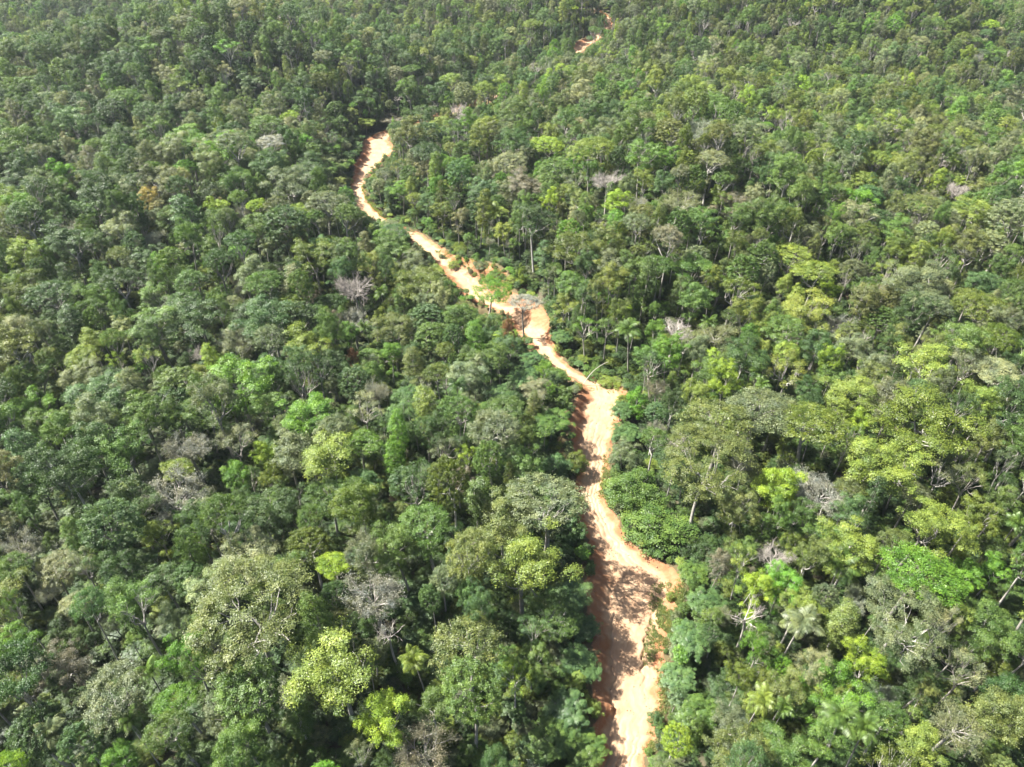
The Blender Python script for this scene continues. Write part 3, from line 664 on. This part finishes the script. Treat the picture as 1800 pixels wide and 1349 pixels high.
for (rlo, rhi, k, tries, hl, hh_) in ((5.8, 8.6, .74, 5200, 24, 35), (4.2, 6.0, .66, 26000, 20, 33), (2.9, 4.2, .62, 62000, 14, 28), (1.8, 2.9, .56, 36000, 7, 18)):
    for i in range(tries):
        y = 18 + (YMAX - 18) * math.sqrt(fr.uniform(0.0008, 1)); hw_ = halfw(y); x = fr.uniform(-hw_, hw_)
        r = fr.uniform(rlo, rhi) * (1 - .24 * min(1, max(0, (y - 260) / 400)))
        if clear(x, y, r, k): add_fill(x, y, r, fr.uniform(hl, hh_))
# shrubs along the soil edge and on the eroded bank
ns = 0
bank_rows = np.where((vv < 532) & (vv > 452))[0]
for i in range(46):
    a = int(fr.choice(bank_rows)); k = int(np.argmin(abs(ts - fr.uniform(.12, 1.0)))); x, y = X[a, k], Y[a, k]; r = fr.uniform(.5, 1.5)
    if clear(x, y, r, .5):
        c = pick([('mid', 4), ('vivid', 2), ('yellow', 2), ('greygreen', 2)], fr); z = Z[a, k] - .1
        TREES.append(dict(x=x, y=y, z=z, r=r, h=r * fr.uniform(1.2, 2.0), form='shrub', var=int(fr.integers(0, 3)), cname=c, tint=np.array(TINT[c]) * fr.uniform(.85, 1.2), rot=fr.uniform(0, 6.28),
                          hero=False, cz=z + r, label=None, shrub=True)); gput(x, y, r); ns += 1
for i in range(0, len(q), 3):
    for side in (-1, 1):
        if fr.uniform() < .85 and Bq[i, 2] > 250:
            g_ = fr.uniform(-.2, 3.6); p = (Lq[i] if side < 0 else Rq[i]) + wv[i] * side * g_
            r = fr.uniform(.6, 1.7)
            z = float(H(*p)) + (Bq[i, 0] if side < 0 else Bq[i, 1]) * .9
            if clear(p[0], p[1], r, .45):
                c = pick([('mid', 4), ('blue', 3), ('yellow', 2), ('vivid', 1.5), ('greygreen', 2)], fr)
                TREES.append(dict(x=p[0], y=p[1], z=z, r=r, h=r * fr.uniform(1.6, 2.6), form=fr.choice(['shrub', 'palmate', 'shrub']), var=int(fr.integers(0, 3)), cname=c,
                                  tint=np.array(TINT[c]) * fr.uniform(.85, 1.2), rot=fr.uniform(0, 6.28), hero=False, cz=z + r, label=None, shrub=True)); gput(p[0], p[1], r); ns += 1

#INDIVIDUALS
for d in TREES:
    P = np.array([[d['x'], d['y'], d['cz']]]); u, v, dep = project(P); d['u'], d['v'], d['px'] = u[0], v[0], FPX * d['r'] / dep[0]
    d['seen'] = -20 < u[0] < 1820 and -10 < v[0] < 1375 and dep[0] > 0
for d in TREES: d['tip'] = (0, 0) if d.get('shrub') else tuple(fr.normal(0, .05, 2)); d['an'] = fr.uniform(.88, 1.14)
def kind_of(d):
    if d.get('shrub'): return 'shrub'
    if d['form'] == 'palm': return 'palm_tree'
    if d['form'] in ('bare', 'dead'): return 'bare_tree'
    return 'broadleaf_tree'
for d in TREES: d['kind'] = kind_of(d)
VB = np.full((337 + 40, 450 + 40), -1, np.int32)                 # coarse picture of which crown shows where (margins of 20)
gy_, gx_ = np.mgrid[0:VB.shape[0], 0:VB.shape[1]]
order = sorted([i for i, d in enumerate(TREES) if d['seen']], key=lambda i: -project(np.array([[TREES[i]['x'], TREES[i]['y'], TREES[i]['cz']]]))[2][0])
for i in order:
    d = TREES[i]; cu, cv = d['u'] / 4 + 20, d['v'] / 4 + 20; a = d['px'] / 4; b = a * (1.5 if d['form'] == 'column' else .75 if d['form'] == 'umbrella' else .95)
    x0, x1, y0, y1 = int(max(cu - a, 0)), int(cu + a + 2), int(max(cv - b, 0)), int(cv + b + 2)
    m = ((gx_[y0:y1, x0:x1] - cu) / a) ** 2 + ((gy_[y0:y1, x0:x1] - cv) / b) ** 2 < 1
    VB[y0:y1, x0:x1][m] = i
cnt_ = np.bincount(VB[20:-20, 20:-20].ravel() + 1, minlength=len(TREES) + 1)[1:]
for i, d in enumerate(TREES): d['area'] = int(cnt_[i])
IND = []
for kd, mx_, mn_ in (('broadleaf_tree', 300, 4), ('palm_tree', 80, 6), ('bare_tree', 80, 6), ('shrub', 150, 4)):
    c = sorted([d for d in TREES if d['kind'] == kd and d['seen'] and d['area'] >= mn_], key=lambda d: -d['area'] * (2 if d['hero'] else 1))
    IND += c[:mx_]
ids = set(id(d) for d in IND)
REST = [d for d in TREES if id(d) not in ids]
def scales(d):
    if d['form'] == 'palm': return (d['r'] / 4.2,) * 2 + (d['h'] / 19.0,)
    return (d['r'] / RR * d['an'], d['r'] / RR / d['an'], d['h'] / HT)
def build(d):
    root = bpy.data.objects.new(d['kind'], None); COL.objects.link(root)
    root.empty_display_size = .5
    root['species'] = d['form']
    sx, sy, sz = scales(d); root.location = (d['x'], d['y'], d['z']); root.rotation_euler = (*d['tip'], d['rot']); root.scale = (sx, sy, sz)
    tint = [float(x) for x in d['tint']]
    if d['form'] == 'palm':
        link('trunk', PALM_TM, root)
        for a_, t_, s_ in PALM_ANG if d['px'] > 14 else ():
            f = link('frond', FROND_ME, root, tint=tint); f.matrix_local = frond_matrix(a_, t_, s_)
    if d['form'] == 'palm' and d['px'] <= 14: link('crown', PALM_C, root, tint=tint)
    elif d['form'] != 'palm':
        cm, tm = LIB[(d['form'], d['var'])]
        link('trunk', tm, root); link('crown', cm, root, tint=tint)
    d['obj'] = root
    return root
for d in IND: build(d)
# ------------------------------------------------------------------ labels: look first, then the place beside something one can find
SHAPE = {'grand': 'spreading domed tree', 'dome': 'dome-crowned tree', 'cauliflower': 'tightly rounded tree', 'round': 'bushy tree', 'loose': 'ragged-crowned tree', 'column': 'tall narrow tree',
         'umbrella': 'flat-topped tree', 'open': 'open-crowned tree', 'palmate': 'star-leaved pioneer tree', 'twiggy': 'fine-twigged tree', 'shrub': 'low mounded tree', 'bare': 'leafless tree',
         'dead': 'dead branching tree', 'palm': 'palm'}
CAT = {'broadleaf_tree': 'tree', 'palm_tree': 'palm', 'bare_tree': 'bare tree', 'shrub': 'shrub'}
GROUP = {'broadleaf_tree': 'broadleaf trees of the forest canopy', 'palm_tree': 'palms standing among the trees', 'bare_tree': 'bare grey trees among the green crowns', 'shrub': 'shrubs along the dirt track'}
OWN = {(440, 1062): ('the great olive dome tree', 'largest olive domed tree, pale limbs showing in its crown, well away from the near track'),
 (437, 1205): ('the tight green dome tree', 'tightly domed mid-green tree tucked in front of the great olive dome tree'),
 (655, 1030): ('the grey twig-crowned tree', 'grey fine-twigged tree behind the great olive dome tree, towards the track'),
 (905, 1192): ('the bright lime tree', 'bright lime open-crowned tree standing between the olive dome and the near track'),
 (685, 1262): ('the lime ragged tree', 'lime green ragged-crowned tree in front of the grey twig-crowned tree, near the bottom edge'),
 (745, 1312): ('the brown twiggy tree', 'brownish fine-twigged tree at the bottom edge, beside the lime ragged tree'),
 (200, 1228): ('the grey-green bottom dome', 'grey-green dome-crowned tree at the bottom, past the tight green dome tree'),
 (302, 850): ('the grey yellow-capped tree', 'large grey fine-twigged tree with a yellow-green patch on top'),
 (535, 728): ('the vivid round tree', 'vivid green bushy tree standing out among grey-green crowns away from the track'),
 (1242, 818): ('the big olive track tree', 'largest olive spreading tree facing the washed-out stretch of track, bare limbs showing'),
 (1438, 752): ('the moss flat-topped tree', 'moss green flat-topped tree behind the big olive track tree'),
 (1362, 968): ('the silvery leafless tree', 'silvery leafless tree with a flat spray of twigs beyond the grassy clearing'),
 (1318, 1075): ('the leaning dead tree', 'pale dead tree with bare forking branches near the grassy clearing'),
 (1580, 1085): ('the great grey-green dome', 'large grey-green spreading domed tree far across the clearing from the track'),
 (1600, 1010): ('the vivid flat-topped tree', 'vivid green flat-topped tree behind the great grey-green dome'),
 (1190, 1300): ('the lime trackside ball', 'small lime green rounded tree at the edge of the nearest stretch of track'),
 (1012, 812): ('the moss trackside bush', 'small moss green rounded tree at the red cut bank beside the narrow track'),
 (856, 512): ('the umbrella tree', 'vivid green flat umbrella tree standing against the eroded red bank'),
 (922, 536): ('the thin grey pole tree', 'grey flat-topped tree on a thin pole trunk rising from the bare clearing'),
 (625, 634): ('the rust-topped tree', 'small rust-coloured tree, the only one among the green crowns before the red bank'),
 (748, 556): ('the blue-green ball tree', 'blue-green tightly rounded tree in front of the eroded red bank'),
 (1070, 308): ('the pale fan tree', 'pale leafless tree with twigs fanning upward, behind the slope over the red bank'),
 (1696, 325): ('the white fan tree', 'small white leafless fan-shaped tree, far out on the shaded side of the track'),
 (1430, 486): ('the pale-forked umbrella tree', 'yellow-green flat-topped tree with a pale forked trunk out beyond the bare clearing'),
 (1522, 586): ('the white dead trunk', 'slim white dead tree with a straight bare trunk in a dark gap'),
 (1187, 572): ('the brown bare-limbed tree', 'brownish leafless tree with pale forking limbs beyond the bare clearing'),
 (962, 256): ('the lime far dome', 'lime green dome-crowned tree behind the red bank, level with the upper bend of track'),
 (268, 342): ('the golden tree', 'golden bushy tree, the only golden crown on the sunlit slope'),
 (570, 360): ('the grey-green bend tree', 'grey-green dome-crowned tree beside the inner bend of the upper track'),
 (450, 360): ('the small lime parasol', 'small lime flat-topped tree beside a grey twiggy one, short of the upper bend'),
 (128, 572): ('the dark vine column', 'dark green narrow tree like a leafy column near the sunlit edge'),
 (152, 632): ('the yellow parasol tree', 'yellow-green flat-topped tree just in front of the dark vine column'),
 (1490, 1268): ('the leaning palm', 'large feathery palm with a pale leaning trunk near the bottom edge'),
 (1472, 1010): ('the big dark-gap palm', 'large palm with long arching fronds in a dark gap behind the clearing trees'),
 (1112, 602): ('the tall track palm', 'tall mid-green palm rising just past the crest of the track'),
 (876, 384): ('the slope palm', 'palm with drooping fronds on the wooded slope above the red bank'),
 (1150, 918): ('the green track mound', 'large mid-green mounded tree overhanging the washed-out stretch of track'),
 (1262, 985): ('the small brown tree', 'small brownish bushy tree at the back of the grassy clearing'),
 (1640, 745): ('the moss broad tree', 'broad moss green bushy tree far out past the moss flat-topped tree'),
 (1625, 492): ('the grey-green broad tree', 'broad grey-green bushy tree past the pale-forked umbrella tree'),
 (920, 985): ('the yellow track tree', 'big yellow-green ragged-crowned tree shading the sunlit edge of the track clearing'),
 (962, 880): ('the grey-green track dome', 'grey-green dome-crowned tree on the sunlit edge of the washed-out track')}
LM = [('the near end of track', 1095, 1320), ('the grassy clearing', 1165, 1045), ('the washed-out stretch of track', 1045, 915), ('the track crest', 1050, 690), ('the bare clearing', 935, 570),
      ('the red bank', 850, 485), ('the upper bend of track', 628, 335), ('the upper end of track', 668, 258), ('the distant scrap of track', 1045, 65)]
for d in IND:
    if d['hero'] and (round(d.get('hu', -1)), round(d.get('hv', -1))) in OWN:
        nm, lb = OWN[(d['hu'], d['hv'])]; d['label'] = lb; d['lm'] = nm; LM.append((nm, d['u'], d['v']))
USED = set(d['label'] for d in IND if d['label'])
def size_word(d):
    r = d['r']
    return 'dwarf ' if d.get('shrub') and r < .9 else 'small ' if r < 2.7 else '' if r < 4.6 else 'large ' if r < 6.2 else 'huge '
def relation(du, dv):
    a = math.degrees(math.atan2(-dv, du)) % 360
    return ('on the shaded side of', 'behind, shaded side of', 'behind', 'behind, lit side of', 'on the lit side of', 'in front, lit side of', 'in front of', 'in front, shaded side of')[int((a + 22.5) // 45) % 8]
def options(d):
    sz = size_word(d); cw = '' if d['kind'] == 'bare_tree' else WORD[d['cname']] + ' '
    look = (('pale ' if d['kind'] == 'bare_tree' else '') + sz + cw + ('low shrub' if d.get('shrub') else SHAPE[d['form']])).strip()
    ls = sorted(LM, key=lambda l: math.hypot(l[1] - d['u'], l[2] - d['v']))
    rel = []
    for l in ls[:5]:
        du, dv = d['u'] - l[1], d['v'] - l[2]; far_ = math.hypot(du, dv) / max(d['px'] * 2, 12)
        rel.append((('just ' if far_ < 1.3 else 'well ' if far_ > 4 else '') + relation(du, dv) + ' ' + l[0], l))
    yield look + ' ' + rel[0][0]
    for a, b in ((0, 1), (0, 2), (1, 2), (0, 3), (1, 3), (2, 3), (0, 4), (1, 4)):
        yield look + ' between ' + ls[a][0] + ' and ' + ls[b][0]
    for k in range(1, 5): yield look + ' ' + rel[k][0]
    for l in sorted(IND, key=lambda e: math.hypot(e['u'] - d['u'], e['v'] - d['v']))[1:9]:
        if l['kind'] != 'shrub':
            t_ = ('' if l['kind'] == 'bare_tree' else WORD[l['cname']] + ' ') + SHAPE[l['form']]
            yield look + ' ' + relation(d['u'] - l['u'], d['v'] - l['v']) + ' a ' + t_
    k = 0
    for w_ in ('sparse', 'dense', 'lopsided', 'upright', 'broad', 'bulging'):
        yield w_ + ' ' + look + ' ' + rel[0][0]
for d in sorted(IND, key=lambda d: -d['area']):
    if not d['label']:
        for t_ in options(d):
            if t_ not in USED and len(t_.replace('-', ' ').split()) <= 16: break
        d['label'] = t_; USED.add(t_)
    o_ = d['obj']; o_['label'] = d['label']; o_['category'] = CAT[d['kind']]; o_['group'] = GROUP[d['kind']]
# the remaining trees and the undergrowth: one object of instances each
def na(ng, nm, tp):
    a = ng.nodes.new('GeometryNodeInputNamedAttribute'); a.data_type = tp; a.inputs['Name'].default_value = nm; return a.outputs['Attribute']
ng = bpy.data.node_groups.new('forest', 'GeometryNodeTree')
ng.interface.new_socket('Geometry', in_out='INPUT', socket_type='NodeSocketGeometry'); ng.interface.new_socket('Geometry', in_out='OUTPUT', socket_type='NodeSocketGeometry')
gi = ng.nodes.new('NodeGroupInput'); go = ng.nodes.new('NodeGroupOutput')
iop = ng.nodes.new('GeometryNodeInstanceOnPoints'); ci = ng.nodes.new('GeometryNodeCollectionInfo')
ci.inputs['Collection'].default_value = src_col; ci.inputs['Separate Children'].default_value = True; ci.inputs['Reset Children'].default_value = True
ng.links.new(gi.outputs[0], iop.inputs['Points']); ng.links.new(ci.outputs[0], iop.inputs['Instance'])
iop.inputs['Pick Instance'].default_value = True
ng.links.new(na(ng, 'pick', 'INT'), iop.inputs['Instance Index'])
e2r = ng.nodes.new('FunctionNodeEulerToRotation'); ng.links.new(na(ng, 'turn', 'FLOAT_VECTOR'), e2r.inputs[0]); ng.links.new(e2r.outputs[0], iop.inputs['Rotation'])
ng.links.new(na(ng, 'size', 'FLOAT_VECTOR'), iop.inputs['Scale']); ng.links.new(iop.outputs[0], go.inputs[0])
def mass(name, co, pick_, size, turn, tint, **props):
    me = bpy.data.meshes.new(name); co = np.asarray(co, np.float32); me.vertices.add(len(co)); me.vertices.foreach_set('co', co.ravel())
    for nm, tp, arr, field in (('pick', 'INT', np.asarray(pick_, np.int32), 'value'), ('size', 'FLOAT_VECTOR', size, 'vector'), ('turn', 'FLOAT_VECTOR', turn, 'vector'), ('tint', 'FLOAT_VECTOR', tint, 'vector')):
        a = me.attributes.new(nm, tp, 'POINT'); a.data.foreach_set(field, np.asarray(arr, np.int32 if tp == 'INT' else np.float32).ravel())
    o = link(name, me, kind='stuff', **props); md = o.modifiers.new('scatter', 'NODES'); md.node_group = ng
    return o
mass('forest_trees', [[d['x'], d['y'], d['z']] for d in REST], [SIDX[(d['form'], d['var'])] for d in REST], [scales(d) for d in REST],
     [(*d['tip'], d['rot']) for d in REST], [d['tint'] for d in REST], label='smaller and farther trees filling the forest behind the nearer crowns')
ug = np.random.default_rng(77); UP = []
for y0, y1, st in ((12, 360, 3.1), (360, 1150, 6.0)):
    for y in np.arange(y0, y1, st):
        w_ = halfw(y); x = np.arange(-w_, w_, st) + ug.uniform(-.5, .5, len(np.arange(-w_, w_, st))) * st
        UP.append(np.stack([x, y + ug.uniform(-.5, .5, len(x)) * st, np.full(len(x), st)], -1))
UP = np.concatenate(UP); gap = np.full(len(UP), 99.0)
for k in range(0, len(Mq), 4): gap = np.minimum(gap, np.hypot(UP[:, 0] - Mq[k, 0], UP[:, 1] - Mq[k, 1]) - hw[k])
m = gap > 1.3; UP = UP[m]; gap = gap[m]; n_ = len(UP)
ur = UP[:, 2] * ug.uniform(.6, 1.0, n_); uh = np.minimum(ug.uniform(1.5, 4.6, n_) * (UP[:, 2] / 3.1) ** .4, np.where(UP[:, 1] > 400, .3 + gap * .15, .8 + gap * .6)); ur = np.minimum(ur, .7 + gap * .5)
tnames = ['mid', 'dark', 'blue', 'greygreen', 'yellow', 'moss']; TA = np.array([TINT[t] for t in tnames])[ug.choice(6, n_, p=[.32, .26, .12, .14, .08, .08])]
mass('undergrowth', np.stack([UP[:, 0], UP[:, 1], H(UP[:, 0], UP[:, 1]) - .2], -1), ug.choice([SIDX[('shrub', i)] for i in range(3)] + [SIDX[('palmate', 0)]], n_, p=[.3, .3, .3, .1]),
     np.stack([ur / RR, ur / RR, uh / HT], -1), np.stack([0 * ur, 0 * ur, ug.uniform(0, 6.28, n_)], -1), TA * ug.uniform(.6, 1.0, (n_, 1)), label='low shrubs and saplings covering the ground under the trees')  # darker shade plants; tints also lowered to put gap shade into their colour

# ------------------------------------------------------------------ grass and weeds on the clearing and along the soil edge
gr_ = np.random.default_rng(9); sel = []
for (va, vb, ta, tb, dens) in ((1165, 1022, .40, 1.12, 1.0), (1120, 1040, .62, 1.2, 1.0), (745, 683, .72, 1.15, .6), (690, 674, -.9, 1.1, .25), (1349, 1170, .84, 1.15, .5), (900, 800, .72, 1.15, .4), (520, 440, .25, 1.05, .30), (400, 330, .8, 1.15, .4)):
    rr = np.where((vv <= va) & (vv >= vb))[0]; n_ = int(len(rr) * 42 * dens)
    sel.append(np.stack([gr_.choice(rr, n_), gr_.uniform(ta, tb, n_)], -1))
sel = np.concatenate(sel); ri = sel[:, 0].astype(int); tt = sel[:, 1]
k_ = np.clip(np.searchsorted(ts, tt), 1, len(ts) - 1); f_ = (tt - ts[k_ - 1]) / (ts[k_] - ts[k_ - 1])
GP = np.stack([A_[ri, k_ - 1] * (1 - f_) + A_[ri, k_] * f_ for A_ in (X, Y, Z)], -1); GP[:, :2] += gr_.normal(0, .35, (len(GP), 2))
keep = fbm(GP[:, 0], GP[:, 1], 31, 3, .9) > -.25; GP = GP[keep]
g = Geo(); nb_ = 5
C = np.repeat(GP, nb_, 0) + gr_.normal(size=(len(GP) * nb_, 3)) * [.16, .16, 0]; n_ = len(C)
a_ = gr_.uniform(0, 6.28, n_); hgt = gr_.uniform(.2, .6, n_); w_ = .055
dx = np.stack([np.cos(a_), np.sin(a_), 0 * a_], -1); ln_ = np.stack([-np.sin(a_) * .3, np.cos(a_) * .3, np.ones(n_)], -1) * hgt[:, None]
V = np.stack([C - dx * w_ - [0, 0, .05], C + dx * w_ - [0, 0, .05], C + ln_ * .7 + dx * w_ * .7, C + ln_ + np.stack([-np.sin(a_), np.cos(a_), 0 * a_], -1) * .12], 1).reshape(-1, 3)
g.add(V, np.arange(n_ * 4).reshape(n_, 4), np.repeat(gr_.uniform(.3, 1, n_), 4))
link('grass', g.mesh('grass', [LEAF]), kind='stuff', label='thin grass and weeds on the clearing beside the track', tint=[.17, .21, .085])

st = Geo(); sr = np.where((vv <= 1349) & (vv >= 680))[0]
for i in range(420):
    a = int(gr_.choice(sr)); k = int(gr_.integers(6, len(ts) - 6)); rad = gr_.uniform(.05, .2) * (1.4 if abs(ts[k]) > .7 else 1)
    d = norm(gr_.normal(size=(6, 3))) * .25 + np.array([[1, 0, 0], [-1, 0, 0], [0, 1, 0], [0, -1, 0], [0, 0, .8], [0, 0, -.6]])
    st.add(d * rad + [X[a, k], Y[a, k], Z[a, k] + rad * .3], [[0, 2, 4], [2, 1, 4], [1, 3, 4], [3, 0, 4], [2, 0, 5], [1, 2, 5], [3, 1, 5], [0, 3, 5]], .5)
CLOD = bark_material('clods', (.15, .07, .035), (.27, .17, .1))
link('soil_clods', st.mesh('soil_clods', [CLOD]), kind='stuff', label='loose clods and stones scattered on the track')

def fallen(name, pts, rad, label, cat_, root_end=True):
    g = Geo(); tube(g, pts, np.linspace(rad, rad * .45, len(pts)), 7)
    link(name, g.mesh(name, [PALE], True), label=label, category=cat_)
p0, p1 = at(970, 566), at(990, 582); z_ = np.linspace(0, 1, 6)[:, None]
pp = p0 * (1 - z_) + p1 * z_; pp[:, 2] = H(pp[:, 0], pp[:, 1]) + 1.5
fallen('fallen_log', pp, .28, 'pale fallen log lying on the edge of the bare clearing below the thin grey tree', 'log')
p0, p1 = at(1026, 676), at(1052, 668)
pp = bez(p0 + [0, 0, .2], (p0 + p1) / 2 + [0, 0, 6.0], p1 + [2.5, 0, 7.5], 8)
fallen('leaning_stem', pp, .12, 'thin bare stem leaning over the crest of the track', 'stem')

# ------------------------------------------------------------------ air
hz = bpy.data.materials.new('haze'); hz.use_nodes = True; hn = hz.node_tree.nodes; hn.remove(hn['Principled BSDF'])
pv = hn.new('ShaderNodeVolumePrincipled'); pv.inputs['Color'].default_value = (.80, .90, 1.0, 1); pv.inputs['Density'].default_value = .000036; pv.inputs['Anisotropy'].default_value = .2
hz.node_tree.links.new(pv.outputs[0], hn['Material Output'].inputs['Volume'])
zlo = float(GZ.min()) - 1.0; zhi = max(175.0, float(GZ.max()) + 40)
bx0, bx1, by0, by1 = gx[0] - 5, gx[-1] + 5, gy[0] - 5, gy[-1] + 5
V = [(x, y, z) for z in (zlo, zhi) for y in (by0, by1) for x in (bx0, bx1)]
link('haze', mesh_from('haze', V, [np.array([[0, 2, 3, 1], [4, 5, 7, 6], [0, 1, 5, 4], [2, 6, 7, 3], [0, 4, 6, 2], [1, 3, 7, 5]])], [hz]), kind='stuff', label='thin bluish haze over the forest')
